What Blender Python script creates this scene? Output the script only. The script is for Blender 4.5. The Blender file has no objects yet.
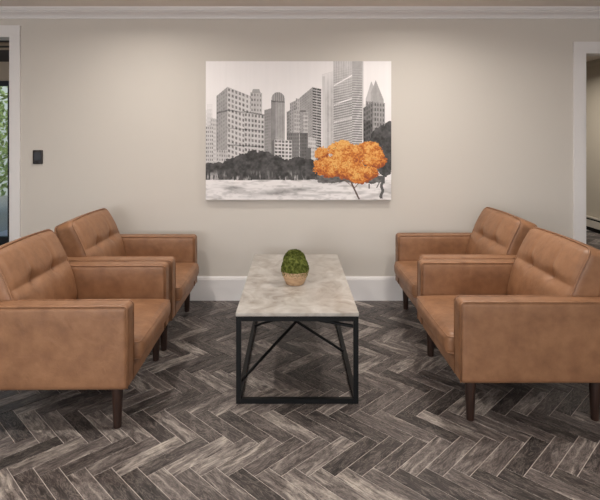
import bpy, bmesh, math, random
import numpy as np
from mathutils import Vector, Matrix

# ------------------------------------------------------------------ camera, world, light
S = bpy.context.scene
COL = S.collection
F, VX, VY, CAM_H, WALL_D = 500.0, 293.0, 135.0, 1.37, 4.15     # focal length in px, principal point, eye height, distance to back wall

cam_d = bpy.data.cameras.new('camera')
cam_d.sensor_fit = 'HORIZONTAL'
cam_d.sensor_width = 36.0
cam_d.lens = F / 600.0 * 36.0
cam_d.shift_x = (300.0 - VX) / 600.0
cam_d.shift_y = (VY - 250.0) / 600.0
cam_d.clip_start = 0.05
cam = bpy.data.objects.new('camera', cam_d)
COL.objects.link(cam)
cam.location = (0, -WALL_D, CAM_H)
cam.rotation_euler = (math.pi / 2, 0, 0)
S.camera = cam

W = bpy.data.worlds.new('world')
S.world = W
W.use_nodes = True
nt = W.node_tree
bg = nt.nodes['Background']
sky = nt.nodes.new('ShaderNodeTexSky')
sky.sky_type = 'HOSEK_WILKIE'
sky.turbidity = 6.0
sky.sun_direction = (0.3, -0.5, 0.8)
nt.links.new(sky.outputs[0], bg.inputs[0])
bg.inputs[1].default_value = 5.0

ROOM_X0, ROOM_X1, ROOM_Y0, CEIL = -4.0, 3.9, -8.4, 2.42


def area_light(name, loc, rot, sx, sy, power, color, spread=math.pi, shape='RECTANGLE'):
    d = bpy.data.lights.new(name, 'AREA')
    d.shape = shape
    d.size = sx
    if shape in ('RECTANGLE', 'ELLIPSE'):
        d.size_y = sy
    d.energy = power
    d.color = color
    d.spread = spread
    o = bpy.data.objects.new(name, d)
    COL.objects.link(o)
    o.location = loc
    o.rotation_euler = rot
    return o


# added fill lights, set in two windows added to the wall behind the camera
for wx, wp in ((-1.75, 130), (1.75, 32)):
    area_light('window_daylight', (wx, ROOM_Y0 - 0.12, 1.35), (math.radians(90), 0, 0), 2.3, 1.7, wp, (1.0, 0.985, 0.97))

S.view_settings.view_transform = 'Standard'
S.view_settings.look = 'None'
S.view_settings.gamma = 1.0
S.view_settings.use_curve_mapping = False
S.view_settings.exposure = 0.22


# ------------------------------------------------------------------ helpers
def px(x, y, D):
    """photo pixel at depth D from the camera -> world point"""
    return Vector(((x - VX) * D / F, D - WALL_D, CAM_H - (y - VY) * D / F))


def s2l(c):
    return tuple(((v / 255.0) / 12.92 if v / 255.0 <= 0.04045 else (((v / 255.0) + 0.055) / 1.055) ** 2.4) for v in c)


def rgba(c):
    return s2l(c) + (1.0,)


def tag(o, label=None, cat=None, group=None, kind=None):
    if label: o['label'] = label
    if cat: o['category'] = cat
    if group: o['group'] = group
    if kind: o['kind'] = kind
    return o


def empty(name, loc=(0, 0, 0), rz=0):
    o = bpy.data.objects.new(name, None)
    COL.objects.link(o)
    o.location = loc
    o.rotation_euler = (0, 0, rz)
    o.empty_display_size = 0.1
    return o


def link_mesh(name, me, mat, parent=None, smooth=True):
    o = bpy.data.objects.new(name, me)
    COL.objects.link(o)
    if mat is not None and not me.materials:
        me.materials.append(mat)
    if smooth:
        me.polygons.foreach_set('use_smooth', [True] * len(me.polygons))
    if parent is not None:
        o.parent = parent
    return o


def pydata(name, v, f, mat, parent=None, smooth=False):
    me = bpy.data.meshes.new(name)
    me.from_pydata([tuple(p) for p in v], [], f)
    me.update()
    return link_mesh(name, me, mat, parent, smooth)


def copy_tree(o, parent=None):
    c = o.copy()
    COL.objects.link(c)
    c.parent = parent
    for ch in list(o.children):
        copy_tree(ch, c)
    return c


class MB:
    """collects boxes, tubes and lathes into one mesh"""
    def __init__(self):
        self.v, self.f = [], []

    def add(self, v, f):
        n = len(self.v)
        self.v += [tuple(p) for p in v]
        self.f += [tuple(i + n for i in q) for q in f]

    def box(self, x0, x1, y0, y1, z0, z1):
        self.add([(x0, y0, z0), (x1, y0, z0), (x1, y1, z0), (x0, y1, z0), (x0, y0, z1), (x1, y0, z1), (x1, y1, z1), (x0, y1, z1)],
                 [(0, 3, 2, 1), (4, 5, 6, 7), (0, 1, 5, 4), (1, 2, 6, 5), (2, 3, 7, 6), (3, 0, 4, 7)])

    def extrude_x(self, prof, x0, x1):
        n = len(prof)
        v = [(x0, y, z) for y, z in prof] + [(x1, y, z) for y, z in prof]
        f = [(i, (i + 1) % n, n + (i + 1) % n, n + i) for i in range(n)]
        f += [tuple(range(n - 1, -1, -1)), tuple(range(n, 2 * n))]
        self.add(v, f)

    def lathe(self, prof, seg=32, c=(0, 0, 0)):
        v, f = [], []
        for r, z in prof:
            for k in range(seg):
                a = 2 * math.pi * k / seg
                v.append((c[0] + r * math.cos(a), c[1] + r * math.sin(a), c[2] + z))
        for i in range(len(prof) - 1):
            for k in range(seg):
                k2 = (k + 1) % seg
                f.append((i * seg + k, i * seg + k2, (i + 1) * seg + k2, (i + 1) * seg + k))
        f.append(tuple(range(seg - 1, -1, -1)))
        m = (len(prof) - 1) * seg
        f.append(tuple(range(m, m + seg)))
        self.add(v, f)

    def tube(self, pts, r, closed=False, seg=8):
        pts = [Vector(p) for p in pts]
        n = len(pts)
        v, f = [], []
        ref = None
        for i, p in enumerate(pts):
            if closed:
                t = (pts[(i + 1) % n] - pts[i - 1]).normalized()
            else:
                t = (pts[min(i + 1, n - 1)] - pts[max(i - 1, 0)]).normalized()
            if ref is None:
                ref = t.orthogonal().normalized()
            ref = (ref - t * ref.dot(t)).normalized()
            b = t.cross(ref)
            for k in range(seg):
                a = 2 * math.pi * k / seg
                v.append(p + (ref * math.cos(a) + b * math.sin(a)) * r)
        m = n if closed else n - 1
        for i in range(m):
            j = (i + 1) % n
            for k in range(seg):
                k2 = (k + 1) % seg
                f.append((i * seg + k, i * seg + k2, j * seg + k2, j * seg + k))
        if not closed:
            f.append(tuple(range(seg - 1, -1, -1)))
            f.append(tuple(range((n - 1) * seg, n * seg)))
        self.add(v, f)

    def build(self, name, mat, parent=None, smooth=False, bevel=0):
        me = bpy.data.meshes.new(name)
        me.from_pydata(self.v, [], self.f)
        bm = bmesh.new()
        bm.from_mesh(me)
        bmesh.ops.recalc_face_normals(bm, faces=bm.faces)
        if bevel:
            bmesh.ops.bevel(bm, geom=list(bm.edges), offset=bevel, segments=2, affect='EDGES', clamp_overlap=True)
        bm.to_mesh(me)
        bm.free()
        return link_mesh(name, me, mat, parent, smooth)


def rbox_mesh(name, size, r, n=(8, 8, 8), c=3, deform=None):
    """closed rounded box with dense faces; deform(p, half) moves each vertex"""
    h = [s / 2 for s in size]

    def axis(hh, k):
        a = hh - r
        cor = [a + r * math.tan(math.pi / 4 * i / c) for i in range(1, c + 1)]
        mid = [-a + 2 * a * i / k for i in range(k + 1)]
        return [-q for q in reversed(cor)] + mid + cor
    ax = [axis(h[i], n[i]) for i in range(3)]
    idx, verts, faces = {}, [], []

    def vid(p):
        key = tuple(round(q, 6) for q in p)
        if key not in idx:
            inner = Vector([max(-(h[i] - r), min(h[i] - r, p[i])) for i in range(3)])
            d = Vector(p) - inner
            q = inner + d.normalized() * r
            if deform:
                q = deform(q, h)
            idx[key] = len(verts)
            verts.append(tuple(q))
        return idx[key]
    for a in range(3):
        b, cc = (a + 1) % 3, (a + 2) % 3
        for s in (-1, 1):
            for i in range(len(ax[b]) - 1):
                for j in range(len(ax[cc]) - 1):
                    q = []
                    for di, dj in ((0, 0), (1, 0), (1, 1), (0, 1)):
                        p = [0, 0, 0]
                        p[a] = s * h[a]
                        p[b] = ax[b][i + di]
                        p[cc] = ax[cc][j + dj]
                        q.append(vid(p))
                    if s < 0:
                        q.reverse()
                    faces.append(q)
    me = bpy.data.meshes.new(name)
    me.from_pydata(verts, [], faces)
    me.update()
    return me


# ------------------------------------------------------------------ materials
def new_mat(name):
    m = bpy.data.materials.new(name)
    m.use_nodes = True
    n = m.node_tree
    p = n.nodes['Principled BSDF']
    return m, n, p


def N(n, kind, **kw):
    x = n.nodes.new(kind)
    for k, v in kw.items():
        if k.startswith('i_'):
            x.inputs[k[2:].replace('_', ' ')].default_value = v
        else:
            setattr(x, k, v)
    return x


def ramp(n, stops):
    r = n.nodes.new('ShaderNodeValToRGB')
    e = r.color_ramp.elements
    while len(e) < len(stops):
        e.new(0.5)
    for k, (pos, c) in enumerate(stops):
        e[k].position = pos
        e[k].color = rgba(c)
    return r


def paint(name, c, rough=0.6, bump=0.02, scale=220.0, spec=0.3, metallic=0.0, vary=0.0):
    m, n, p = new_mat(name)
    p.inputs['Base Color'].default_value = rgba(c)
    p.inputs['Roughness'].default_value = rough
    p.inputs['Specular IOR Level'].default_value = spec
    p.inputs['Metallic'].default_value = metallic
    tc = N(n, 'ShaderNodeTexCoord')
    no = N(n, 'ShaderNodeTexNoise', i_Scale=scale, i_Detail=3.0)
    n.links.new(tc.outputs['Object'], no.inputs['Vector'])
    if vary:
        r = ramp(n, [(0.3, tuple(v * (1 - vary) for v in c)), (0.7, tuple(min(255, v * (1 + vary)) for v in c))])
        n.links.new(no.outputs['Fac'], r.inputs[0])
        n.links.new(r.outputs[0], p.inputs['Base Color'])
    b = N(n, 'ShaderNodeBump', i_Strength=bump, i_Distance=0.01)
    n.links.new(no.outputs['Fac'], b.inputs['Height'])
    n.links.new(b.outputs[0], p.inputs['Normal'])
    return m


M_wall = paint('wall_paint', (207, 201, 194), 0.75, 0.03, 300)
M_hall = paint('hall_paint', (196, 186, 170), 0.75, 0.03, 300)
M_ceil = paint('ceiling_paint', (236, 227, 219), 0.85, 0.03, 200)
M_trim = paint('white_trim', (228, 225, 225), 0.4, 0.01, 120, 0.4)
M_steel = paint('black_steel', (13, 14, 16), 0.5, 0.02, 400, 0.25)
M_bronze = paint('dark_bronze', (30, 28, 27), 0.4, 0.02, 300, 0.5, 0.3)
M_heater = paint('heater_enamel', (206, 198, 186), 0.4, 0.01, 100)
M_dark = paint('dark_gap', (24, 22, 20), 0.8)
M_plastic = paint('dark_plastic', (38, 34, 36), 0.35, 0.02, 500, 0.4)
M_screen = paint('dark_screen', (62, 66, 74), 0.15, 0.0, 50, 0.5)
M_grout = paint('grout', (198, 190, 184), 0.9, 0.15, 300, 0.2, 0, 0.06)
M_leaf = paint('leaf_green', (176, 186, 118), 0.6, 0.1, 30, 0.2, 0, 0.25)
M_tanwood = paint('tan_timber', (150, 125, 98), 0.7, 0.1, 20, 0.2, 0, 0.15)
M_ground = paint('gravel_ground', (165, 158, 145), 0.9, 0.3, 60, 0.1, 0, 0.15)


def mat_leather():
    m, n, p = new_mat('tan_leather')
    tc = N(n, 'ShaderNodeTexCoord')
    big = N(n, 'ShaderNodeTexNoise', i_Scale=11.0, i_Detail=6.0, i_Roughness=0.6)
    r = ramp(n, [(0.25, (121, 85, 60)), (0.5, (141, 101, 72)), (0.75, (157, 115, 84))])
    n.links.new(tc.outputs['Object'], big.inputs['Vector'])
    n.links.new(big.outputs['Fac'], r.inputs[0])
    n.links.new(r.outputs[0], p.inputs['Base Color'])
    vo = N(n, 'ShaderNodeTexVoronoi', i_Scale=420.0)
    n.links.new(tc.outputs['Object'], vo.inputs['Vector'])
    wr = N(n, 'ShaderNodeTexNoise', i_Scale=16.0, i_Detail=4.0, i_Distortion=0.6)
    n.links.new(tc.outputs['Object'], wr.inputs['Vector'])
    b1 = N(n, 'ShaderNodeBump', i_Strength=0.12, i_Distance=0.002)
    b2 = N(n, 'ShaderNodeBump', i_Strength=0.25, i_Distance=0.012)
    n.links.new(wr.outputs['Fac'], b2.inputs['Height'])
    n.links.new(vo.outputs['Distance'], b1.inputs['Height'])
    n.links.new(b2.outputs[0], b1.inputs['Normal'])
    n.links.new(b1.outputs[0], p.inputs['Normal'])
    mr = N(n, 'ShaderNodeMapRange')
    mr.inputs['To Min'].default_value = 0.52
    mr.inputs['To Max'].default_value = 0.42
    n.links.new(big.outputs['Fac'], mr.inputs['Value'])
    n.links.new(mr.outputs[0], p.inputs['Roughness'])
    p.inputs['Specular IOR Level'].default_value = 0.5
    return m


def mat_tile():
    m, n, p = new_mat('wood_marble_tile')
    uv = N(n, 'ShaderNodeUVMap')
    uv.uv_map = 'tile_uv'
    at = N(n, 'ShaderNodeAttribute', attribute_name='tile_rand')
    sx = N(n, 'ShaderNodeSeparateXYZ')
    n.links.new(uv.outputs[0], sx.inputs[0])
    cx = N(n, 'ShaderNodeCombineXYZ')
    k = N(n, 'ShaderNodeMath', operation='MULTIPLY')
    k.inputs[1].default_value = 61.0
    n.links.new(at.outputs['Fac'], k.inputs[0])
    n.links.new(sx.outputs[0], cx.inputs[0])
    n.links.new(sx.outputs[1], cx.inputs[1])
    n.links.new(k.outputs[0], cx.inputs[2])
    # diagonal drift of the grain
    mp = N(n, 'ShaderNodeMapping')
    mp.inputs['Rotation'].default_value = (0, 0, math.radians(14))
    mp.inputs['Scale'].default_value = (4.2, 17.0, 1.0)
    n.links.new(cx.outputs[0], mp.inputs[0])
    no = N(n, 'ShaderNodeTexNoise', i_Scale=1.0, i_Detail=7.0, i_Roughness=0.72, i_Distortion=1.5)
    n.links.new(mp.outputs[0], no.inputs['Vector'])
    # tile to tile shift
    sh = N(n, 'ShaderNodeMath', operation='MULTIPLY_ADD')
    sh.inputs[1].default_value = 0.30
    sh.inputs[2].default_value = -0.195
    n.links.new(at.outputs['Fac'], sh.inputs[0])
    ad = N(n, 'ShaderNodeMath', operation='ADD')
    n.links.new(no.outputs['Fac'], ad.inputs[0])
    n.links.new(sh.outputs[0], ad.inputs[1])
    r = ramp(n, [(0.28, (44, 40, 40)), (0.43, (74, 67, 66)), (0.54, (100, 92, 90)), (0.62, (138, 130, 125)), (0.74, (186, 177, 168))])
    n.links.new(ad.outputs[0], r.inputs[0])
    # dark veins
    mp2 = N(n, 'ShaderNodeMapping')
    mp2.inputs['Rotation'].default_value = (0, 0, math.radians(14))
    mp2.inputs['Scale'].default_value = (6.0, 44.0, 1.0)
    n.links.new(cx.outputs[0], mp2.inputs[0])
    v2 = N(n, 'ShaderNodeTexNoise', i_Scale=1.0, i_Detail=6.0, i_Roughness=0.7, i_Distortion=2.0)
    n.links.new(mp2.outputs[0], v2.inputs['Vector'])
    r2 = ramp(n, [(0.35, (120, 112, 110)), (0.5, (255, 255, 255)), (0.62, (255, 255, 255))])
    n.links.new(v2.outputs['Fac'], r2.inputs[0])
    mx = N(n, 'ShaderNodeMix', data_type='RGBA', blend_type='MULTIPLY')
    mx.inputs['Factor'].default_value = 0.85
    n.links.new(r.outputs[0], mx.inputs['A'])
    n.links.new(r2.outputs[0], mx.inputs['B'])
    mp3 = N(n, 'ShaderNodeMapping')
    mp3.inputs['Rotation'].default_value = (0, 0, math.radians(20))
    mp3.inputs['Scale'].default_value = (7.0, 36.0, 1.0)
    n.links.new(cx.outputs[0], mp3.inputs[0])
    v3 = N(n, 'ShaderNodeTexNoise', i_Scale=1.0, i_Detail=4.0, i_Roughness=0.6, i_Distortion=2.5)
    n.links.new(mp3.outputs[0], v3.inputs['Vector'])
    r3 = ramp(n, [(0.0, (0, 0, 0)), (0.455, (0, 0, 0)), (0.50, (128, 120, 113)), (0.545, (0, 0, 0)), (1.0, (0, 0, 0))])
    n.links.new(v3.outputs['Fac'], r3.inputs[0])
    mx3 = N(n, 'ShaderNodeMix', data_type='RGBA', blend_type='ADD')
    mx3.inputs['Factor'].default_value = 0.6
    n.links.new(mx.outputs['Result'], mx3.inputs['A'])
    n.links.new(r3.outputs[0], mx3.inputs['B'])
    n.links.new(mx3.outputs['Result'], p.inputs['Base Color'])
    p.inputs['Roughness'].default_value = 0.42
    p.inputs['Specular IOR Level'].default_value = 0.4
    b = N(n, 'ShaderNodeBump', i_Strength=0.06, i_Distance=0.004)
    n.links.new(v2.outputs['Fac'], b.inputs['Height'])
    n.links.new(b.outputs[0], p.inputs['Normal'])
    return m


def mat_marble():
    m, n, p = new_mat('cream_marble')
    tc = N(n, 'ShaderNodeTexCoord')
    a = N(n, 'ShaderNodeTexNoise', i_Scale=5.5, i_Detail=8.0, i_Roughness=0.62, i_Distortion=1.4)
    n.links.new(tc.outputs['Object'], a.inputs['Vector'])
    r = ramp(n, [(0.32, (140, 130, 121)), (0.43, (164, 157, 150)), (0.55, (180, 175, 169)), (0.7, (196, 192, 187))])
    n.links.new(a.outputs['Fac'], r.inputs[0])
    w = N(n, 'ShaderNodeTexWave', i_Scale=1.4, i_Distortion=9.0, i_Detail=4.0, i_Detail_Scale=1.6)
    n.links.new(tc.outputs['Object'], w.inputs['Vector'])
    r2 = ramp(n, [(0.0, (205, 190, 172)), (0.10, (255, 255, 255)), (1.0, (255, 255, 255))])
    n.links.new(w.outputs['Fac'], r2.inputs[0])
    mx = N(n, 'ShaderNodeMix', data_type='RGBA', blend_type='MULTIPLY')
    mx.inputs['Factor'].default_value = 0.22
    n.links.new(r.outputs[0], mx.inputs['A'])
    n.links.new(r2.outputs[0], mx.inputs['B'])
    n.links.new(mx.outputs['Result'], p.inputs['Base Color'])
    p.inputs['Roughness'].default_value = 0.3
    return m


def mat_wood(name, c0, c1, sc=(40, 40, 4), rough=0.45):
    m, n, p = new_mat(name)
    tc = N(n, 'ShaderNodeTexCoord')
    mp = N(n, 'ShaderNodeMapping')
    mp.inputs['Scale'].default_value = sc
    no = N(n, 'ShaderNodeTexNoise', i_Scale=1.0, i_Detail=5.0, i_Distortion=0.8)
    n.links.new(tc.outputs['Object'], mp.inputs[0])
    n.links.new(mp.outputs[0], no.inputs['Vector'])
    r = ramp(n, [(0.35, c0), (0.65, c1)])
    n.links.new(no.outputs['Fac'], r.inputs[0])
    n.links.new(r.outputs[0], p.inputs['Base Color'])
    p.inputs['Roughness'].default_value = rough
    return m


def mat_moss():
    m, n, p = new_mat('moss')
    tc = N(n, 'ShaderNodeTexCoord')
    no = N(n, 'ShaderNodeTexNoise', i_Scale=55.0, i_Detail=3.0)
    n.links.new(tc.outputs['Object'], no.inputs['Vector'])
    r = ramp(n, [(0.3, (54, 62, 25)), (0.5, (96, 104, 47)), (0.7, (142, 148, 80))])
    n.links.new(no.outputs['Fac'], r.inputs[0])
    n.links.new(r.outputs[0], p.inputs['Base Color'])
    p.inputs['Roughness'].default_value = 0.85
    p.inputs['Specular IOR Level'].default_value = 0.15
    return m


def mat_glass():
    m, n, p = new_mat('clear_glass')
    p.inputs['Base Color'].default_value = (0.95, 0.97, 0.96, 1)
    p.inputs['Roughness'].default_value = 0.02
    p.inputs['Transmission Weight'].default_value = 1.0
    p.inputs['IOR'].default_value = 1.05
    return m


def mat_lamp(power):
    m, n, p = new_mat('lamp_lens')
    p.inputs['Base Color'].default_value = (0.9, 0.88, 0.84, 1)
    p.inputs['Emission Color'].default_value = (1.0, 0.86, 0.70, 1)
    p.inputs['Emission Strength'].default_value = power
    return m


def mat_print():
    m, n, p = new_mat('canvas_print')
    at = N(n, 'ShaderNodeAttribute', attribute_name='print_colour')
    n.links.new(at.outputs['Color'], p.inputs['Base Color'])
    p.inputs['Roughness'].default_value = 0.7
    p.inputs['Specular IOR Level'].default_value = 0.2
    return m


M_leather = mat_leather()
M_tile = mat_tile()
M_marble = mat_marble()
M_leg = mat_wood('dark_walnut', (34, 22, 18), (58, 38, 30))
M_pot = mat_wood('washed_wood', (172, 138, 106), (204, 172, 138), (14, 14, 60), 0.6)
M_moss = mat_moss()
M_glass = mat_glass()
M_print = mat_print()
M_lamp = mat_lamp(3.0)

# ------------------------------------------------------------------ the setting: walls, ceiling, trim
TH = 0.14                                                  # wall thickness
LD_X0, LD_X1, LD_Z = -3.42, -2.333, 2.197                  # left door opening
RD_X0, RD_X1, RD_Z = 2.411, 3.40, 2.062                    # right opening
mb = MB()
mb.box(ROOM_X0, LD_X0, 0, TH, 0, CEIL)
mb.box(LD_X0, LD_X1, 0, TH, LD_Z, CEIL)
mb.box(LD_X1, RD_X0, 0, TH, 0, CEIL)
mb.box(RD_X0, RD_X1, 0, TH, RD_Z, CEIL)
mb.box(RD_X1, 4.42, 0, TH, 0, CEIL)
tag(mb.build('wall_back', M_wall), 'greige painted back wall behind the armchairs', None, None, 'structure')
mb = MB(); mb.box(ROOM_X0 - TH, ROOM_X0, ROOM_Y0, TH, 0, CEIL)
tag(mb.build('wall_left', M_wall), 'greige side wall left of the seating', None, None, 'structure')
mb = MB(); mb.box(ROOM_X1, ROOM_X1 + TH, ROOM_Y0, 0, 0, CEIL)
tag(mb.build('wall_right', M_wall), 'greige side wall right of the seating', None, None, 'structure')
ADDED_WINS = [(-2.9, -0.6), (0.6, 2.9)]  # openings added in the unseen wall to hold the fill lights
mb = MB()
mb.box(ROOM_X0 - TH, -2.9, ROOM_Y0 - TH, ROOM_Y0, 0, CEIL)
mb.box(-0.6, 0.6, ROOM_Y0 - TH, ROOM_Y0, 0, CEIL)
mb.box(2.9, ROOM_X1 + TH, ROOM_Y0 - TH, ROOM_Y0, 0, CEIL)
for a, b in ADDED_WINS:
    mb.box(a, b, ROOM_Y0 - TH, ROOM_Y0, 0, 0.5)
    mb.box(a, b, ROOM_Y0 - TH, ROOM_Y0, 2.2, CEIL)
tag(mb.build('wall_front', M_wall), 'greige wall with two wide windows behind the viewer', None, None, 'structure')
for k, (a, b) in enumerate(ADDED_WINS):  # frames for the two added windows
    mb = MB()
    for x0, x1, z0, z1 in ((a, a + .06, .5, 2.2), (b - .06, b, .5, 2.2), (a + .06, b - .06, .5, .56), (a + .06, b - .06, 2.14, 2.2), ((a + b) / 2 - .03, (a + b) / 2 + .03, .56, 2.14)):
        mb.box(x0, x1, ROOM_Y0 - .08, ROOM_Y0 - .02, z0, z1)
    w = tag(mb.build('window_%d' % (k + 1), M_trim), 'wide white framed window behind the viewer', None, None, 'structure')
mb = MB(); mb.box(ROOM_X0 - TH, 4.42, ROOM_Y0 - TH, 5.2, CEIL, CEIL + .1)
tag(mb.build('ceiling', M_ceil), 'plain painted ceiling', None, None, 'structure')

# room beyond the right opening
HX = 4.28
mb = MB(); mb.box(HX, HX + TH, TH, 5.2, 0, CEIL)
tag(mb.build('wall_hall_right', M_hall), 'beige side wall of the passage beyond the right opening', None, None, 'structure')
mb = MB(); mb.box(1.2, HX + TH, 5.2, 5.2 + TH, 0, CEIL)
tag(mb.build('wall_hall_end', M_hall), 'beige end wall of the passage', None, None, 'structure')
mb = MB(); mb.box(1.06, 1.2, TH, 5.2 + TH, 0, CEIL)
tag(mb.build('wall_hall_left', M_hall), 'beige left wall of the passage', None, None, 'structure')

# crown mouldings: stepped profile (y away from wall, z)
def crown_profile(s=1.0):
    return [(0, 2.333), (-.012, 2.333), (-.014, 2.341), (-.008, 2.346), (-.010, 2.352), (-.018, 2.362), (-.030, 2.371), (-.043, 2.378),
            (-.050, 2.384), (-.048, 2.389), (-.058, 2.392), (-.060, 2.400), (-.066, 2.404), (-.068, CEIL), (0, CEIL)]
mb = MB(); mb.extrude_x(crown_profile(), ROOM_X0, ROOM_X1)
tag(mb.build('trim_1', M_trim), 'white stepped crown moulding along the top of the back wall', None, None, 'structure')
mb = MB()
prof = crown_profile()
n0 = len(prof)
mb.add([(HX + y, TH, z) for y, z in prof] + [(HX + y, 5.2, z) for y, z in prof],
       [(i, (i + 1) % n0, n0 + (i + 1) % n0, n0 + i) for i in range(n0)] + [tuple(range(n0)), tuple(range(n0, 2 * n0))])
tag(mb.build('trim_2', M_hall), 'crown moulding in the passage beyond the right opening', None, None, 'structure')

# baseboard
CL, CR = -2.258, 2.322                                      # outer edges of the two casings
mb = MB()
mb.extrude_x([(0, 0), (-.016, 0), (-.016, .172), (-.0135, .178), (-.0135, .184), (-.009, .190), (-.006, .198), (0, .198)], CL, CR)
tag(mb.build('baseboard_back', M_trim), 'tall white baseboard along the back wall', None, None, 'structure')


def casing(name, x0, x1, zt, w, label):
    """door casing: two legs and a head, each with a raised outer band"""
    g = empty(name, (0, 0, 0))
    tag(g, label, None, None, 'structure')
    for nm, (a, b, c, d) in (('casing_leg', (x0 - w, x0, 0, zt)), ('casing_leg', (x1, x1 + w, 0, zt)), ('casing_head', (x0 - w, x1 + w, zt, zt + .080))):
        m = MB()
        m.box(a, b, -.019, 0, c, d)
        o = m.build(nm, M_trim, g, bevel=.003)
    m = MB()
    m.box(x0 - .001, x0 + .016, -.012, TH, 0, zt); m.box(x1 - .016, x1 + .001, -.012, TH, 0, zt); m.box(x0 + .016, x1 - .016, -.012, TH, zt - .016, zt + .001)
    m.build('jamb', M_trim, g)
    return g


casing('trim_3', LD_X0, LD_X1, LD_Z, CL - LD_X1, 'white casing around the glazed door on the left')
casing('trim_4', RD_X0, RD_X1, RD_Z, RD_X0 - CR, 'white casing around the open passage on the right')

# small vestibule beyond the left opening, with a glazed outside door in its end wall
VEY, VZ = 1.75, 2.235
DX0, DX1, DZ = -4.35, -3.315, 2.012
M_vest = paint('vestibule_paint', (176, 158, 138), 0.75, 0.03, 300)
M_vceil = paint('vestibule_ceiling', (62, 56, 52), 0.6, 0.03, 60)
mb = MB()
mb.box(-4.9, DX0, VEY, VEY + .12, 0, VZ); mb.box(DX1, -2.0, VEY, VEY + .12, 0, VZ); mb.box(DX0, DX1, VEY, VEY + .12, DZ, VZ)
tag(mb.build('wall_vestibule_end', M_vest), 'tan end wall of the vestibule beyond the left opening', None, None, 'structure')
mb = MB(); mb.box(-2.14, -2.0, TH, VEY, 0, VZ)
tag(mb.build('wall_vestibule_right', M_vest), 'tan right wall of the vestibule', None, None, 'structure')
mb = MB(); mb.box(-5.04, -4.9, TH, VEY + .12, 0, VZ)
tag(mb.build('wall_vestibule_left', M_vest), 'tan left wall of the vestibule', None, None, 'structure')
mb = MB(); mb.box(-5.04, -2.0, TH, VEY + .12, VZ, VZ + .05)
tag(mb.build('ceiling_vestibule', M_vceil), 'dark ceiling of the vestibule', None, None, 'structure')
mb = MB(); mb.box(-4.9, -2.14, .52, .56, VZ - .025, VZ); mb.box(-4.9, -2.14, .80, .83, VZ - .02, VZ)
tag(mb.build('trim_5', M_vest), 'thin tan battens on the dark vestibule ceiling', None, None, 'structure')
dr = empty('door_1', (0, 0, 0))
tag(dr, 'dark bronze glazed outside door seen through the left opening', None, None, 'structure')
m = MB()
y0, y1 = VEY + .03, VEY + .09
m.box(DX0, DX0 + .07, y0, y1, .004, DZ); m.box(DX1 - .07, DX1, y0, y1, .004, DZ)
m.box(DX0 + .07, DX1 - .07, y0, y1, DZ - .06, DZ); m.box(DX0 + .07, DX1 - .07, y0, y1, .004, .16)
m.build('door_frame', M_bronze, dr)
m = MB(); m.box(DX0 + .07, DX1 - .07, VEY + .057, VEY + .063, .16, DZ - .06)
m.build('pane', M_glass, dr)
m = MB(); m.tube([(DX1 - .035, y0, 1.80), (DX1 - .035, y0 - .008, 1.80)], .012, seg=12)  # small white disc modelled to stand for a light reflection on the stile
m.build('door_sensor', M_trim, dr)

# baseboard heater along the passage wall
ht = empty('baseboard_heater', (HX, 2.6, 0))
tag(ht, 'long cream baseboard heater seen through the right opening', 'heater')
m = MB(); m.box(-.055, -.006, -2.3, 2.5, .060, .156); m.build('front_panel', M_heater, ht, bevel=.004)
m = MB(); m.box(-.048, -.002, -2.3, 2.5, .182, .202); m.build('top_cover', M_heater, ht, bevel=.003)
m = MB(); m.box(-.030, -.002, -2.3, 2.5, 0, .182); m.build('element', M_dark, ht)
for yy in (-2.3, 2.5):
    m = MB(); m.box(-.060, -.001, yy - .02, yy + .02, 0, .205); m.build('end_cap', M_heater, ht, bevel=.004)

# ------------------------------------------------------------------ floor: herringbone tiles
TW = 0.0764
TL = 4 * TW
GR = 0.0031
X0, D0 = -0.047, 2.44
rnd = random.Random(7)
floor_bm = MB()
floor_bm.box(ROOM_X0 - TH, 4.42, ROOM_Y0 - TH, 5.34, -.08, -.0022)
floor = tag(floor_bm.build('floor', M_grout), 'grey-brown marbled tiles laid in herringbone with pale grout', None, None, 'structure')

CH_L = [(-50, 225), (100, 203), (197, 235), (197, 290), (175, 318), (165, 345), (130, 391), (-50, 391)]
CH_R = [(650, 225), (490, 203), (396, 235), (396, 283), (418, 322), (460, 385), (650, 385)]


def inside(p, poly):
    c = False
    for i in range(len(poly)):
        (x1, y1), (x2, y2) = poly[i - 1], poly[i]
        if (y1 > p[1]) != (y2 > p[1]) and p[0] < (x2 - x1) * (p[1] - y1) / (y2 - y1) + x1:
            c = not c
    return c


R2 = math.sqrt(0.5)


def ab2w(a, b):
    return X0 + (a - b) * R2, D0 + (a + b) * R2 - WALL_D


NV = 48
variants = []
T_TOP = [(-1, -1), (1, -1), (1, 1), (-1, 1)]


def tile_geo(L, Wd):
    hx, hy = L / 2 - GR / 2, Wd / 2 - GR / 2
    be = .0012
    v = [(sx * hx, sy * hy, -.0022) for sx, sy in T_TOP] + [(sx * hx, sy * hy, -be) for sx, sy in T_TOP] + [(sx * (hx - be), sy * (hy - be), 0) for sx, sy in T_TOP]
    f = [(8, 9, 10, 11)]
    for i in range(4):
        j = (i + 1) % 4
        f += [(i, j, 4 + j, 4 + i), (4 + i, 4 + j, 8 + j, 8 + i)]
    return v, f


tv, tf = tile_geo(TL, TW)


def set_tile_attrs(me, rands, uvs):
    a = me.attributes.new('tile_rand', 'FLOAT', 'POINT')
    a.data.foreach_set('value', rands)
    u = me.uv_layers.new(name='tile_uv')
    vi = np.empty(len(me.loops), dtype=np.int32)
    me.loops.foreach_get('vertex_index', vi)
    u.data.foreach_set('uv', np.asarray(uvs, dtype=np.float32)[vi].ravel())


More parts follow.
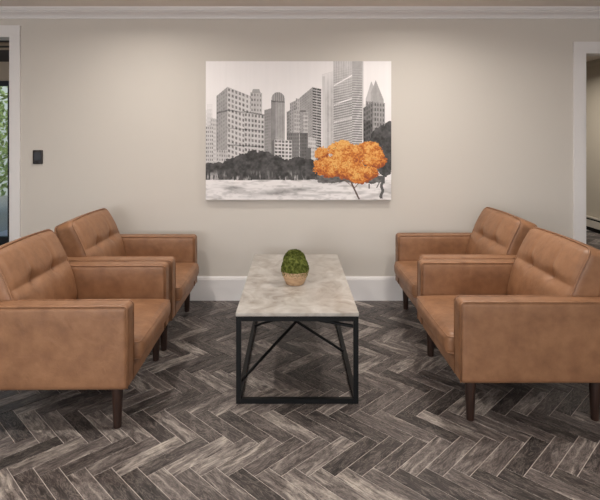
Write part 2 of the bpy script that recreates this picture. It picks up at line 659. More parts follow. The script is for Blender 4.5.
for k in range(NV):
    me = bpy.data.meshes.new('tile')
    me.from_pydata(tv, [], tf)
    me.materials.append(M_tile)
    off = (rnd.uniform(0, 50), rnd.uniform(0, 50))
    set_tile_attrs(me, [(k + .5) / NV] * len(tv), [(p[0] + off[0], p[1] + off[1]) for p in tv])
    variants.append(me)

tiles = []
for q in range(-14, 24):
    for k in range(-75, 90):
        for kind in (0, 1):
            if kind == 0:
                ca, cb = k * TW + TL / 2 + q * TL, -k * TW + TW / 2 + q * TL
            else:
                ca, cb = k * TW - TW / 2 + q * TL, -(k - 1) * TW - TL / 2 + q * TL
            x, y = ab2w(ca, cb)
            if y > .1:
                if not (RD_X0 - .9 < x < HX - .02 and y < 5.1):
                    continue
            elif not (ROOM_X0 + .05 < x < ROOM_X1 - .05 and y > ROOM_Y0 + .05):
                continue
            ang = math.radians(45 if kind == 0 else 135) + (math.pi if rnd.random() < .5 else 0)
            vis = 0
            D = y + WALL_D
            if D > 1.6 and y < -.02:
                u, vv = VX + F * x / D, VY + F * CAM_H / D
                if -25 < u < 625 and vv < 520 and not inside((u, vv), CH_L) and not inside((u, vv), CH_R):
                    vis = 1 / D ** 3
            tiles.append((vis, x, y, ang, rnd.random()))
tiles.sort(key=lambda t: -t[0])
NT = min(300, sum(1 for t in tiles if t[0] > 0))
for t in tiles[:NT]:
    o = bpy.data.objects.new('tile', variants[int(t[4] * NV)])
    COL.objects.link(o)
    o.parent = floor
    o.location = (t[1], t[2], 0)
    o.rotation_euler = (0, 0, t[3])
av, af, ar, au = [], [], [], []
for t in tiles[NT:]:
    c, s = math.cos(t[3]), math.sin(t[3])
    n = len(av)
    ox, oy = rnd.uniform(0, 50), rnd.uniform(0, 50)
    for p in tv:
        av.append((t[1] + c * p[0] - s * p[1], t[2] + s * p[0] + c * p[1], p[2]))
        ar.append(t[4]); au.append((p[0] + ox, p[1] + oy))
    af += [tuple(i + n for i in f) for f in tf]
me = bpy.data.meshes.new('further_tiles')
me.from_pydata(av, [], af)
me.materials.append(M_tile)
set_tile_attrs(me, ar, au)
o = link_mesh('further_tiles', me, None, floor, False)
o['kind'] = 'stuff'

# ------------------------------------------------------------------ armchairs
CW, CD = 0.82, 0.74                # width over the arms, depth of the arm panels
AT, AZ0, AZ1 = 0.10, 0.197, 0.588  # arm thickness, underside, top
TILT = math.radians(20.5)


def make_armchair():
    g = empty('armchair')
    # local: front at x=-CD/2 (faces -x), y across, z up
    fx = -CD / 2
    for s in (-1, 1):
        def dfm(p, h):
            # panel faces swell a little, foot of the front edge leans back a touch
            fy = max(0, 1 - (p.x / h[0]) ** 4) * max(0, 1 - (p.z / h[2]) ** 4)
            p.y += math.copysign(.006 * fy, p.y) if abs(p.y) > h[1] * .6 else 0
            return p
        me = rbox_mesh('arm', (CD, AT, AZ1 - AZ0), .026, (18, 3, 10), 4, dfm)
        a = link_mesh('arm', me, M_leather, g)
        a.location = (0, s * (CW / 2 - AT / 2), (AZ0 + AZ1) / 2)
        hx, hz, r = CD / 2, (AZ1 - AZ0) / 2, .026
        m = MB()
        for t in (-1, 1):
            yy = t * (AT / 2 - .004)
            path = [(-hx + .004, yy, -hz + .012)]
            for k in range(0, 7):
                an = math.pi - k * math.pi / 12
                path.append((-hx + r + (r - .004) * math.cos(an), yy, hz - r + (r - .004) * math.sin(an)))
            for k in range(0, 7):
                an = math.pi / 2 - k * math.pi / 12
                path.append((hx - r + (r - .004) * math.cos(an), yy, hz - r + (r - .004) * math.sin(an)))
            path.append((hx - .004, yy, -hz + .012))
            m.tube(path, .0042, seg=6)
        m.build('piping', M_leather, a, smooth=True)
    iw = CW - 2 * AT
    # front rail under the cushion
    me = rbox_mesh('front_rail', (.06, iw - .004, .092), .010, (2, 10, 3), 3)
    o = link_mesh('front_rail', me, M_leather, g)
    o.location = (fx + .036, 0, AZ0 + .046)
    # frame below the seat
    me = rbox_mesh('seat_base', (CD - .10, iw - .004, .075), .008, (4, 4, 2), 2)
    o = link_mesh('seat_base', me, M_leather, g)
    o.location = (.025, 0, AZ0 + .04)
    # seat cushion
    SZ0, SZ1, SD = .290, .392, .565

    def seat_d(p, h):
        ex, ey = p.x / h[0], p.y / h[1]
        puff = max(0, 1 - ex ** 4) * max(0, 1 - ey ** 4)
        if p.z > 0:
            p.z += .016 * puff
        if p.x < 0:
            p.x -= .012 * max(0, 1 - ey ** 6) * max(0, 1 - (p.z / h[2]) ** 2) * (1 if ex < -.8 else 0)
        return p
    me = rbox_mesh('seat_cushion', (SD, iw - .003, SZ1 - SZ0), .030, (16, 18, 4), 5, seat_d)
    sc = link_mesh('seat_cushion', me, M_leather, g)
    sc.location = (fx - .032 + SD / 2, 0, (SZ0 + SZ1) / 2)
    m = MB()
    hx, hy, hz = SD / 2, (iw - .003) / 2, (SZ1 - SZ0) / 2
    for zz in (hz - .012, -hz + .012):
        q = .024
        m.tube([(hx - .06, -hy + .002, zz), (-hx + q, -hy + .002, zz), (-hx + .009, -hy + .009, zz), (-hx + .005, -hy + q, zz), (-hx + .002, 0, zz), (-hx + .005, hy - q, zz), (-hx + .009, hy - .009, zz), (-hx + q, hy - .002, zz), (hx - .06, hy - .002, zz)], .0042, seg=6)
    m.build('piping', M_leather, sc, smooth=True)
    # back cushion, reclined, with one seam and two tufts
    BW, BH, BT = iw + .012, .462, .135
    s0 = .018                               # seam height above the cushion's middle

    def back_d(p, h):
        v, s = p.y, p.z
        ev, es = v / h[1], s / h[2]
        if p.x < 0:
            puff = .022 * max(0, 1 - ev ** 4) * max(0, 1 - es ** 4)
            ds = s - s0
            puff -= (.0025 * math.exp(-(ds / .008) ** 2) + .012 * math.exp(-(ds / .030) ** 2)) * max(0, 1 - abs(ev) ** 10)
            for tv_ in (-.115, .115):
                dv = v - tv_
                rr = dv * dv + ds * ds
                puff -= .020 * math.exp(-rr / .040 ** 2)
                if ds > 0:                  # pulled crease running up from the tuft
                    puff -= .010 * math.exp(-(dv / (.009 + .06 * ds)) ** 2) * math.exp(-ds / .08)
                else:
                    puff -= .004 * math.exp(-(dv / (.012 - .06 * ds)) ** 2) * math.exp(ds / .035)
            k = min(1, -p.x / h[0] * 1.6)
            p.x -= puff * k
            p.x -= .024 * (1 - es * es) * min(1, -p.x / h[0] * 1.6)
        # soft sides: wider at mid height
        p.y *= 1 + .012 * (1 - es * es) - .03 * max(0, es) ** 6
        p.z += .010 * (1 - ev * ev) * max(0, es) ** 3
        return p
    me = rbox_mesh('back_cushion', (BT, BW, BH), .042, (5, 74, 60), 6, back_d)
    bc = link_mesh('back_cushion', me, M_leather, g)
    bc.rotation_euler = (0, TILT, 0)
    O = Vector((fx + .513, 0, .385))
    bc.location = O + Vector((math.sin(TILT), 0, math.cos(TILT))) * BH / 2 + Vector((math.cos(TILT), 0, -math.sin(TILT))) * BT / 2
    m = MB()
    hy, hz, r = BW / 2, BH / 2, .046
    for xx in (-BT / 2 + .011, BT / 2 - .009):
        path = []
        for cy, cz, a0 in ((hy - r, hz - r, 0), (-hy + r, hz - r, 90), (-hy + r, -hz + r, 180), (hy - r, -hz + r, 270)):
            for k in range(5):
                an = math.radians(a0 + k * 22.5)
                py, pz = cy + (r - .006) * math.cos(an), cz + (r - .006) * math.sin(an)
                path.append((py, pz))
        dense = []
        for i in range(len(path)):
            (ya, za), (yb, zb) = path[i], path[(i + 1) % len(path)]
            k = max(1, int(math.hypot(yb - ya, zb - za) / .03))
            dense += [(ya + (yb - ya) * j / k, za + (zb - za) * j / k) for j in range(k)]
        pts = []
        for py, pz in dense:
            q = back_d(Vector((1e-6, py, pz)), (BT / 2, hy, hz))
            pts.append((xx - (.024 * (1 - (pz / hz) ** 2) if xx < 0 else 0), q.y, q.z))
        m.tube(pts, .0048, closed=True, seg=6)
    m.build('piping', M_leather, bc, smooth=True)
    # back panel behind the cushion
    def pan_d(p, h):
        return p
    me = rbox_mesh('back_panel', (.05, iw - .004, .40), .012, (2, 8, 8), 3)
    o = link_mesh('back_panel', me, M_leather, g)
    o.rotation_euler = (0, TILT * .8, 0)
    o.location = (fx + .672, 0, .405)
    # tapered legs
    for lx in (fx + .068, fx + .668):
        for s in (-1, 1):
            m = MB()
            m.lathe([(.0165, 0), (.0185, .003), (.0265, .19), (.0265, .215)], 20)
            l = m.build('leg', M_leg, g, smooth=False)
            for p in l.data.polygons:
                p.use_smooth = len(p.vertices) == 4
            l.location = (lx, s * (CW / 2 - .062), 0)
    return g


G = 'tan leather armchairs facing across the coffee table'
ch = make_armchair()
spots = [
    # front-edge X, depth of centre, facing, yaw, label
    (0.785, 2.755, 0.0, 0.0, 'tan leather armchair at right front, nearest the viewer, facing left'),
    (0.822, 3.592, 0.0, 0.4, 'tan leather armchair against the back wall right of the painting, facing left'),
    (-0.761, 2.690, math.pi, 0.8, 'tan leather armchair at left front, nearest the viewer, facing right'),
    (-0.755, 3.535, math.pi, 0.0, 'tan leather armchair against the back wall left of the painting, facing right'),
]
for i, (xf, D, rz, yaw, lab) in enumerate(spots):
    o = ch if i == 0 else copy_tree(ch)
    o.location = (xf + (CD / 2 if xf > 0 else -CD / 2), D - WALL_D, 0)
    o.rotation_euler = (0, 0, rz + math.radians(yaw))
    tag(o, lab, 'armchair', G)

# ------------------------------------------------------------------ coffee table
TD0, TD1 = 2.546, 3.790
TXC, TWD = (297.3 - VX) * TD0 / F, .624
tbl = empty('coffee_table', (TXC, (TD0 + TD1) / 2 - WALL_D, 0))
tag(tbl, 'low coffee table with cream marble top and black steel frame between the armchairs', 'coffee table')
LH, WH = (TD1 - TD0) / 2, TWD / 2
ZS0, ZS1 = .446, .465
me = rbox_mesh('table_top', (TWD + .004, 2 * LH + .004, ZS1 - ZS0), .003, (2, 2, 1), 2)
o = link_mesh('table_top', me, M_marble, tbl, True)
o.location = (0, 0, (ZS0 + ZS1) / 2)
B = .025


def bar(name, x0, x1, y0, y1, z0, z1):
    m = MB(); m.box(x0, x1, y0, y1, z0, z1)
    return m.build(name, M_steel, tbl, bevel=.0015)


for sx in (-1, 1):
    for sy in (-1, 1):
        xa, ya = sx * (WH - B / 2), sy * (LH - B / 2)
        bar('leg', xa - B / 2, xa + B / 2, ya - B / 2, ya + B / 2, 0, ZS0)
for sy in (-1, 1):
    ya = sy * (LH - B / 2)
    for nm, z in (('top_rail', ZS0 - B), ('bottom_rail', 0)):
        bar(nm, -WH + B, WH - B, ya - B / 2, ya + B / 2, z, z + B)
for sx in (-1, 1):
    xa = sx * (WH - B / 2)
    for nm, z in (('top_rail', ZS0 - B), ('bottom_rail', 0)):
        bar(nm, xa - B / 2, xa + B / 2, -LH + B, LH - B, z, z + B)
yc = (TD0 + TD1) / 2
WI = WH - B / 2
for (x1, d1, z1), (x2, d2, z2) in (((-WI, 2.57, .095), (WI, 3.40, .425)), ((WI, 3.12, .015), (-WI, 3.05, .425)),
                                   ((-WI, 3.55, .015), (WI, 2.90, .425)), ((WI, 2.57, .385), (-WI, 2.76, .425))):
    m = MB(); m.tube([(x1, d1 - yc, z1), (x2, d2 - yc, z2)], .0085, seg=10)
    m.build('brace', M_steel, tbl)


# ------------------------------------------------------------------ moss balls in wooden bowls
def moss_plant(D, xp, R, pr, ph, lift, label, seed):
    p = px(xp, 0, D)
    g = empty('moss_ball_plant', (p.x, p.y, ZS1))
    tag(g, label, 'potted plant', 'moss balls on the coffee table')
    m = MB()
    m.lathe([(pr * .62, 0), (pr * .67, .003), (pr * .80, ph * .3), (pr * .93, ph * .65), (pr, ph), (pr * .93, ph), (pr * .90, ph - .008), (.02, ph - .010)], 36)
    pot = m.build('bowl', M_pot, g, smooth=True)
    rr = random.Random(seed)
    bm = bmesh.new()
    bmesh.ops.create_icosphere(bm, subdivisions=4, radius=1)
    from mathutils import noise
    for v in bm.verts:
        d = v.co.normalized()
        k = 1 + .05 * noise.noise(d * 3 + Vector((seed, 0, 0))) + .05 * noise.noise(d * 9) + .03 * noise.noise(d * 22)
        v.co = d * R * .94 * k
    me = bpy.data.meshes.new('moss_ball')
    bm.to_mesh(me); bm.free()
    b = link_mesh('moss_ball', me, M_moss, g)
    cz = ph + R * lift
    b.location = (0, 0, cz)
    vs, fs = [], []
    for i in range(5200):
        z = rr.uniform(-.6, 1); a = rr.uniform(0, 2 * math.pi); q = math.sqrt(1 - z * z)
        d = Vector((q * math.cos(a), q * math.sin(a), z))
        base = d * R * rr.uniform(.88, .97)
        t = Vector((rr.uniform(-1, 1), rr.uniform(-1, 1), rr.uniform(-1, 1)))
        t = (t - d * t.dot(d) * .5).normalized()
        tip = base + (d * .9 + t * .7).normalized() * rr.uniform(.006, .012)
        w = d.cross(t).normalized() * .0022
        n = len(vs)
        mid = (base + tip) / 2
        vs += [base, mid + w, tip, mid - w]
        fs.append((n, n + 1, n + 2, n + 3))
    tufts = pydata('moss_strands', vs, fs, M_moss, b)
    tufts['kind'] = 'stuff'
    return g


moss_plant(3.045, 295.0, .083, .081, .081, .14, 'green moss ball in a pale wooden bowl, front one of the table pair', 1)
moss_plant(3.228, 294.5, .071, .068, .075, .26, 'smaller green moss ball directly behind the front wooden bowl on the marble table', 2)

# ------------------------------------------------------------------ painting
PD = WALL_D - .040
PX0, PX1, PZ0, PZ1 = (205.5 - VX) * PD / F, (391.5 - VX) * PD / F, CAM_H - (200 - VY) * PD / F, CAM_H - (61 - VY) * PD / F
me = rbox_mesh('canvas_painting', (PX1 - PX0, .038, PZ1 - PZ0), .003, (2, 1, 2), 2)
M_canvas = paint('canvas_edge', (205, 200, 197), 0.8, 0.1, 500)
pic = link_mesh('canvas_painting', me, M_canvas, None)
pic.location = ((PX0 + PX1) / 2, -.0205, (PZ0 + PZ1) / 2)
tag(pic, 'grey city skyline canvas with one orange tree hanging on the back wall', 'painting')


def paint_print(nx, ny):
    """the flat print, in photo-pixel units (205.5..391.5, 61..200)"""
    rs = np.random.RandomState(3)
    xs = 205.5 + (np.arange(nx) + .5) / nx * 186.0
    ys = 61.0 + (np.arange(ny) + .5) / ny * 139.0
    X, Y = np.meshgrid(xs, ys)

    def vnoise(sx, sy, seed, octv=3):
        out = np.zeros_like(X); amp = 1.0; tot = 0
        for o in range(octv):
            r = np.random.RandomState(seed + o * 17)
            g = r.rand(160, 220)
            u = (X - 200) / sx * 2 ** o; v = (Y - 55) / sy * 2 ** o
            i, j = np.floor(u).astype(int), np.floor(v).astype(int)
            fu, fv = u - i, v - j
            fu = fu * fu * (3 - 2 * fu); fv = fv * fv * (3 - 2 * fv)
            i0, i1, j0, j1 = i % 220, (i + 1) % 220, j % 160, (j + 1) % 160
            out += amp * ((g[j0, i0] * (1 - fu) + g[j0, i1] * fu) * (1 - fv) + (g[j1, i0] * (1 - fu) + g[j1, i1] * fu) * fv)
            tot += amp; amp *= .55
        return out / tot
    G_ = np.full(X.shape, 244.0)                      # grey value
    G_ -= 10 * np.clip((Y - 61) / 60, 0, 1) * vnoise(30, 14, 5)
    G_ += 5 * (vnoise(2.0, 60, 9, 2) - .5)            # faint vertical streaks

    wob = vnoise(6, 6, 31) - .5

    def put(mask, val):
        np.copyto(G_, val, where=mask)

    def face(x0, x1, yl, yr, yb, val, win=None, fade=None, soft=.0):
        """quad face with sloping top edge (yl at x0, yr at x1); win=(cols, row pitch, depth, slope)"""
        t = (X - x0) / (x1 - x0)
        top = yl + (yr - yl) * t
        mk = (X >= x0) & (X < x1) & (Y >= top) & (Y < yb)
        v = np.full(X.shape, float(val)) + 14 * (vnoise(5, 9, int(x0 * 7) % 97) - .5) * 2
        v += 10 * np.clip((Y - top) / 60, 0, 1) * 0
        if win:
            nc, rp, dp, wf, hf = win
            cu = (t * nc) % 1.0
            cv = ((Y - top * .85 - 0.15 * yl) / rp) % 1.0
            w = (np.abs(cu - .5) < wf / 2) & (np.abs(cv - .5) < hf / 2)
            v = v - dp * w * (.55 + .9 * vnoise(2.2, 2.2, int(x1 * 3) % 89, 2))
        if fade:
            a = np.clip((Y - top) / fade, 0, 1) * .85 + .15
            v = G_ * (1 - a) + v * a
        put(mk, v)
        e = mk & ((np.abs(X - x0) < .45) | (np.abs(Y - top) < .45))
        G_[e] -= 16
        return mk

    def hline(x0, x1, y0, y1, d, th=.8):
        t = (X - x0) / (x1 - x0)
        mk = (X >= x0) & (X < x1) & (np.abs(Y - (y0 + (y1 - y0) * t)) < th)
        G_[mk] += d
    # pale blocks far left
    face(205.5, 211, 110, 109, 170, 205, (3, 4.0, 40, .5, .5), 25)
    face(207, 212.5, 104, 104, 170, 208, (3, 4.0, 35, .5, .5), 30)
    face(210.5, 217, 118, 119, 170, 200, (4, 4.2, 55, .5, .5))
    face(205.5, 213, 126, 126, 170, 196, (4, 4.0, 75, .5, .5))
    face(216, 228, 128, 129, 172, 190, (5, 4.2, 60, .5, .5))
    # tall stone tower
    face(216.2, 227, 96, 87, 150, 150, (5, 4.0, 26, .45, .5))
    face(227, 252.5, 86.5, 97, 165, 204, (7, 5.1, 92, .5, .56))
    face(250.5, 262, 92, 93, 165, 190, (4, 5.0, 72, .5, .5))
    t_ = (Y > 89) & (Y < 93) & (np.abs(X - 256) < 4.6 - (93 - Y) * .35)
    put(t_, 158)
    face(244, 264.2, 112, 115, 168, 198, (6, 5.0, 100, .55, .56))
    hline(216.2, 227, 113, 110.5, -50); hline(227, 244, 110, 112.5, -55); hline(244, 264.2, 111.5, 115, -70)
    hline(227, 264, 128, 131, -45, .6); hline(227, 264, 145, 147, -60)
    # slab and domed tower
    face(264.4, 272, 110, 108, 165, 138, (6, 3.0, 24, .5, .5))
    face(271, 275.5, 100, 97, 165, 122, None)
    face(275, 284.6, 97, 100, 165, 164, (6, 40, 26, .45, .98))
    dome = ((X - 278) / 6.6) ** 2 + ((Y - 99) / 7) ** 2 < 1
    put(dome & (Y < 101), 128 + 34 * (np.sin(X * 3.1) > .2)[...])
    hline(271.2, 284.6, 101, 102, -45)
    # stepped tower
    face(286.6, 294, 112, 108, 165, 138, (5, 3.2, 34, .5, .55))
    face(290, 300, 103, 98, 165, 158, (6, 3.2, 48, .45, .6))
    face(296, 306, 98, 101, 165, 176, (6, 3.8, 66, .45, .6))
    face(294, 308.4, 110, 111, 165, 180, (7, 4.2, 82, .5, .6))
    face(286.6, 299, 133, 133, 170, 116, (6, 3.5, 34, .5, .55))
    # dark box tower
    face(300, 312.6, 97.5, 87, 165, 152, (8, 2.6, 22, .4, .5))
    put((X > 300) & (X < 306) & (Y > 110) & (Y < 112), 100)
    face(312.6, 321.4, 87, 89, 165, 186, (2, 2.7, 120, .88, .62))
    face(303, 308.4, 112, 112, 160, 182, (4, 4.0, 80, .5, .6))
    face(300, 308, 133, 133, 172, 92, (5, 3.4, 24, .5, .5))
    face(308, 316, 137, 138, 172, 200, (4, 4.2, 90, .5, .55))
    face(306, 311, 148, 148, 172, 86)
    # white grid block
    face(272, 275, 141, 139.5, 162, 96)
    face(274.4, 292, 139.5, 140.5, 160, 216, (5, 3.6, 128, .72, .6))
    # pale slab and the big striped tower
    face(322.4, 333.6, 74, 71, 170, 196, (3, 60, 22, .5, .99), 26)
    put((X > 322.4) & (X < 325) & (Y > 76) & (Y < 165), 206)
    sl = -.42
    tt = Y - 61
    big = (X >= 333.4) & (X < 352.5)
    st = ((Y + (X - 333.4) * .22) / 2.45) % 1.0
    dens = np.clip((tt - 4) / 38, 0, 1)
    v = 206 - 56 * dens + np.where(st < .42, 34 * dens, -22 * dens) + 22 * (vnoise(3, 5, 71) - .5)
    v -= 16 * (np.sin(X * 2.6) > .4) * (1 - dens) 
    put(big & (Y < 172), v)
    rt = (X >= 352.5) & (X < 362.4)
    st2 = ((Y - (X - 352.5) * .05) / 2.45) % 1.0
    v = 172 - 26 * dens + np.where(st2 < .38, 54 * dens, -28 * dens) + 18 * (vnoise(3, 5, 72) - .5)
    put(rt & (Y < 172), v)
    for ya, yb in ((85.5, 75), (105, 98), (122, 117.5)):
        hline(334, 352.5, ya, yb, 62, .7)
    put((X > 362.2) & (X < 363.4) & (Y < 140), 196)
    # pointed tower
    ap = np.where(X < 371.5, (371.5 - X) * 3.2, (X - 371.5) * 2.2)
    sp = (Y > 81 + ap) & (X > 366) & (X < 377) & (Y < 104)
    put(sp, 186 - 18 * (vnoise(2, 6, 55) - .2))
    ap2 = np.abs(X - 376.0) * 2.5
    put((Y > 80 + ap2) & (X > 371) & (X < 384) & (Y < 104), 172 - 26 * (vnoise(2, 6, 56)))
    face(366, 385, 101, 103, 172, 150, (7, 5.0, 60, .5, .6))
    face(363.6, 373, 108, 101, 172, 112, (4, 5.0, 36, .5, .6))
    G_ -= 26 * ((X > 363.6) & (X < 385) & (Y > 104)) * vnoise(5, 5, 57)
    G_ -= 30 * ((X > 363.6) & (X < 372) & (Y > 120))
    sk = Y < 182
    G_ = np.where(sk, 240 - (240 - G_) * .84, G_)      # a pencil-soft skyline
    G_ += 16 * (vnoise(2.4, 2.4, 61) - .5) * (G_ < 205)
    # ground
    gm = Y > 180 + 1.6 * (vnoise(12, 4, 91) - .5)
    gv = 236 - 34 * np.clip((vnoise(16, 3.2, 92) - .48) * 4, 0, 1) - 22 * np.clip((vnoise(5, 2.0, 93) - .55) * 4, 0, 1)
    put(gm, gv)
    smear = np.exp(-(((X - 283) / 24) ** 2 + ((Y - 192 + (X - 283) * .10) / 3.0) ** 2)) + .8 * np.exp(-(((X - 233) / 8) ** 2 + ((Y - 187.5) / 1.6) ** 2)) + .5 * np.exp(-(((X - 330) / 24) ** 2 + ((Y - 182.5) / 1.8) ** 2))
    G_ -= 74 * smear * (.4 + vnoise(4, 1.6, 94)) * gm
    # dark row of trees
    tr = np.zeros(X.shape, bool)
    ed = 3.4 * (vnoise(3.2, 3.2, 101) - .5) * 2
    for cx, cy, rx, ry in ((209, 170, 6, 7), (218, 169, 7, 7), (231, 167, 9, 9), (240, 164, 9, 9), (252, 161, 12, 10), (264, 160, 12, 9), (275, 165, 11, 9), (286, 169, 10, 9), (297, 166, 11, 9), (308, 167, 10, 8), (318, 170, 8, 8), (384, 138, 12, 13), (390, 127, 6, 6), (386, 158, 10, 18), (377, 143, 9, 9)):
        tr |= ((X - cx) / rx) ** 2 + ((Y - cy) / ry) ** 2 < 1 + ed * .12
    tr |= (X < 335) & (Y > 168 + 3 * (vnoise(5, 9, 109) - .5)) & (Y < 183)
    tv_ = 74 + 60 * (vnoise(4, 4, 103) - .42) + 26 * (vnoise(1.6, 1.6, 104) - .5)
    pale = np.clip((Y - 170) / 6, 0, 1) * np.clip((vnoise(1.5, 9, 106) - .52) * 6, 0, 1) * np.clip((vnoise(7, 7, 107) - .36) * 4, 0, 1)
    tv_ = tv_ + 96 * pale * (X < 340)
    put(tr & ~gm, tv_)
    put(tr & gm & (X > 370) & (Y < 184), tv_)
    put((X > 318 + 8 * wob) & (X < 385) & (Y > 176) & (Y < 183 + 2 * wob * 2), 98 + 60 * (vnoise(3, 2, 108) - .4))
    # right-hand dark trunk
    put((np.abs(X - (382.5 - (Y - 184) * .05 + .8 * np.sin(Y * .6))) < 1.5) & (Y > 178) & (Y < 199), 96)
    put((np.abs(X - (379 + (184 - Y) * .5)) < .6) & (Y > 180) & (Y < 188), 110)
    put((np.abs(X - 369.3) < .6) & (Y > 184) & (Y < 189), 70)
    G_ = np.clip(G_, 30, 246)
    rgb = np.stack([G_ * 1.0, G_ * .985, G_ * .990], -1)
    # orange tree trunk
    tk = (np.abs(X - (352.0 + (Y - 184) * .47)) < .95) & (Y > 182) & (Y < 199.5)
    rgb[tk] = (98, 84, 78)
    for x0_, y0_, x1_, y1_ in ((353, 187, 344, 180), (354, 189, 360, 182), (352, 185, 349, 178)):
        t = np.clip((Y - y0_) / (y1_ - y0_), 0, 1)
        b = (np.abs(X - (x0_ + (x1_ - x0_) * t)) < .55) & (Y < y0_) & (Y > y1_)
        rgb[b] = (120, 100, 92)
    lobes = [(322, 154, 7.5, 7), (342, 149.5, 14, 9), (369, 150, 13, 8.5), (357, 154, 10, 9), (374, 160, 12.5, 9.5), (345, 160, 18, 9), (333, 167, 20, 11), (352, 171, 16, 10), (360, 176, 13, 8.5), (371, 173, 8, 6)]
    n1, n2, n3 = vnoise(3.0, 2.6, 201), vnoise(1.3, 1.2, 202, 2), vnoise(6, 5, 203)
    for cx, cy, rx, ry in lobes:
        dx, dy = (X - cx) / rx, (Y - cy) / ry
        rr = dx * dx + dy * dy
        mk = rr < 1 + (n1 - .5) * .8 + (n2 - .5) * .5
        lit = np.clip(.72 - .44 * dy - .14 * dx + (n3 - .5) * 1.0 + (n2 - .5) * 1.25 - .34 * rr, 0, 1)[..., None]
        dark, mid, hi = np.array((150., 80, 52)), np.array((203., 122, 58)), np.array((228., 176, 104))
        col = np.where(lit < .5, dark + (mid - dark) * lit * 2, mid + (hi - mid) * (lit - .5) * 2)
        rgb[mk] = col[mk]
    sp_ = (n2 > .80) & (((X - 350) / 32) ** 2 + ((Y - 164) / 20) ** 2 < 1) & (n1 > .55)
    rgb[sp_] = (120, 74, 62)
    return np.clip(rgb, 0, 255)


def build_print():
    nx, ny = 465, 348
    rgb = paint_print(nx, ny) / 255.0
    lin = np.where(rgb <= .04045, rgb / 12.92, ((rgb + .055) / 1.055) ** 2.4)
    w, h = PX1 - PX0 - .004, PZ1 - PZ0 - .004
    gx, gz = np.meshgrid(np.linspace(-w / 2, w / 2, nx + 1), np.linspace(h / 2, -h / 2, ny + 1))
    co = np.stack([gx, np.full(gx.shape, -.0195), gz], -1).reshape(-1, 3).astype(np.float32)
    i, j = np.meshgrid(np.arange(nx), np.arange(ny))
    a = j * (nx + 1) + i
    quads = np.stack([a, a + nx + 1, a + nx + 2, a + 1], -1).reshape(-1, 4).astype(np.int32)
    nf = len(quads)
    me = bpy.data.meshes.new('print')
    me.vertices.add(len(co)); me.vertices.foreach_set('co', co.ravel())
    me.loops.add(nf * 4); me.loops.foreach_set('vertex_index', quads.ravel())
    me.polygons.add(nf)
    me.polygons.foreach_set('loop_start', np.arange(0, nf * 4, 4, dtype=np.int32))
    me.polygons.foreach_set('loop_total', np.full(nf, 4, dtype=np.int32))
    me.update(calc_edges=True)
    at = me.color_attributes.new('print_colour', 'FLOAT_COLOR', 'CORNER')
    c4 = np.ones((nf, 4, 4), dtype=np.float32)
    c4[..., :3] = lin.reshape(-1, 1, 3)
    at.data.foreach_set('color', c4.ravel())
    return link_mesh('print', me, M_print, pic, False)


build_print()

# ------------------------------------------------------------------ wall control
p = px(38.4, 157, WALL_D)
th = empty('wall_control', (p.x, 0, p.z))
tag(th, 'small dark wall control panel beside the left door', 'thermostat')
me = rbox_mesh('housing', (.080, .018, .115), .005, (2, 1, 2), 3)
o = link_mesh('housing', me, M_plastic, th); o.location = (0, -.009, 0)
me = rbox_mesh('screen', (.054, .003, .066), .001, (1, 1, 1), 1)
o = link_mesh('screen', me, M_screen, th, False); o.location = (0, -.0188, .006)
for sx in (-.018, .018):
    me = rbox_mesh('button', (.016, .004, .008), .0015, (1, 1, 1), 2)
    o = link_mesh('button', me, M_screen, th); o.location = (sx, -.019, -.042)

# ------------------------------------------------------------------ recessed downlights, all out of view: two assumed from wall glow, others added
def downlight(x, y, power, label):
    g = empty('recessed_downlight', (x, y, CEIL))
    tag(g, label, 'ceiling light', 'recessed ceiling downlights')
    m = MB()
    prof = [(.058, -.002), (.062, -.008), (.080, -.006), (.084, -.0005)]
    seg = 40
    v = [(r * math.cos(2 * math.pi * k / seg), r * math.sin(2 * math.pi * k / seg), z) for r, z in prof for k in range(seg)]
    f = [(i * seg + k, i * seg + (k + 1) % seg, (i + 1) * seg + (k + 1) % seg, (i + 1) * seg + k) for i in range(3) for k in range(seg)]
    m.add(v, f)
    m.build('trim_ring', M_trim, g, smooth=True)
    m = MB(); m.lathe([(.059, -.004), (.059, -.002)], 40)
    m.build('lens', M_lamp, g)
    area_light('downlight', (x, y, CEIL - .010), (0, 0, 0), .11, .11, power, (1.0, .94, .86), math.radians(160), 'DISK')


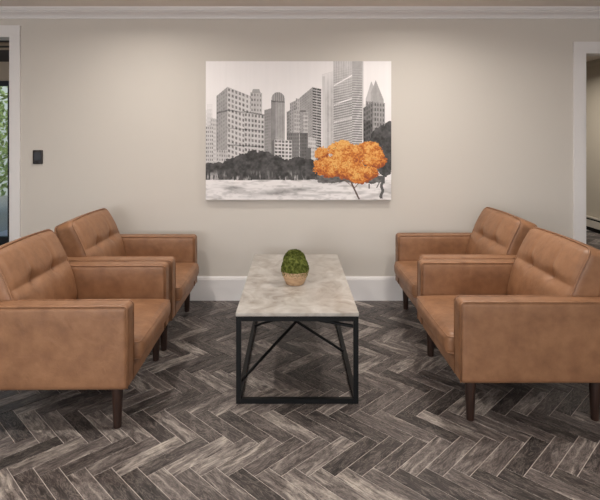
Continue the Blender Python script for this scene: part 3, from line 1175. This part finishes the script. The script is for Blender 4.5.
for x, y, pw, lab in ((-1.15, -6.4, 12, 'recessed downlight far behind the viewer, to the left'), (1.15, -6.4, 12, 'recessed downlight far behind the viewer, to the right'),
                      (-1.15, -.85, 10, 'recessed downlight by the back wall, left of the painting'), (0.95, -.85, 10, 'recessed downlight by the back wall, right of the painting'),
                      (-1.15, -2.3, 14, 'recessed downlight above the left armchairs'), (1.15, -1.45, 12, 'recessed downlight above the right armchairs'),
                      (-1.15, -4.4, 16, 'recessed downlight behind the viewer, to the left'), (1.15, -4.4, 16, 'recessed downlight behind the viewer, to the right'),
                      (3.2, 2.6, 20, 'recessed downlight in the passage beyond the right opening')):
    downlight(x, y, pw, lab)

# ------------------------------------------------------------------ outside the left door
m = MB(); m.box(-14, 1.0, VEY + .12, 16, -.25, -.10)
tag(m.build('outside_ground', M_ground), 'pale ground outside the glazed left door', None, None, 'structure')


def shrub(x, y, r, h, seed, label):
    g = empty('garden_shrub', (x, y, -.10))
    tag(g, label, 'shrub', 'shrubs outside the left door')
    m = MB(); m.tube([(0, 0, 0), (.03, .02, h * .3), (0, .04, h * .6)], .035, seg=8)
    m.build('stem', M_tanwood, g)
    rr = random.Random(seed)
    vs, fs = [], []
    for i in range(1500):
        d = Vector((rr.gauss(0, 1), rr.gauss(0, 1), rr.gauss(0, 1))).normalized() * rr.random() ** .4
        c = Vector((d.x * r, d.y * r, h * .55 + d.z * h * .45))
        a = Vector((rr.uniform(-1, 1), rr.uniform(-1, 1), rr.uniform(-1, 1))).normalized()
        b = a.orthogonal().normalized()
        n = len(vs); s = rr.uniform(.05, .09)
        vs += [c - a * s, c + b * s * .45, c + a * s, c - b * s * .45]
        fs.append((n, n + 1, n + 2, n + 3))
    o = pydata('foliage', vs, fs, M_leaf, g)
    o['kind'] = 'stuff'


shrub(-5.6, 4.6, .95, 2.6, 5, 'pale green leafy shrub seen through the glazed left door')
m = MB(); m.box(-13, -2.5, 8.0, 8.2, -.10, 3.4)  # added wall, a pale backdrop covering the bluish sky behind the shrub
tag(m.build('outside_wall', paint('cream_render', (226, 222, 200), 0.8, 0.1, 30)), 'cream garden wall far outside the glazed left door', None, None, 'structure')
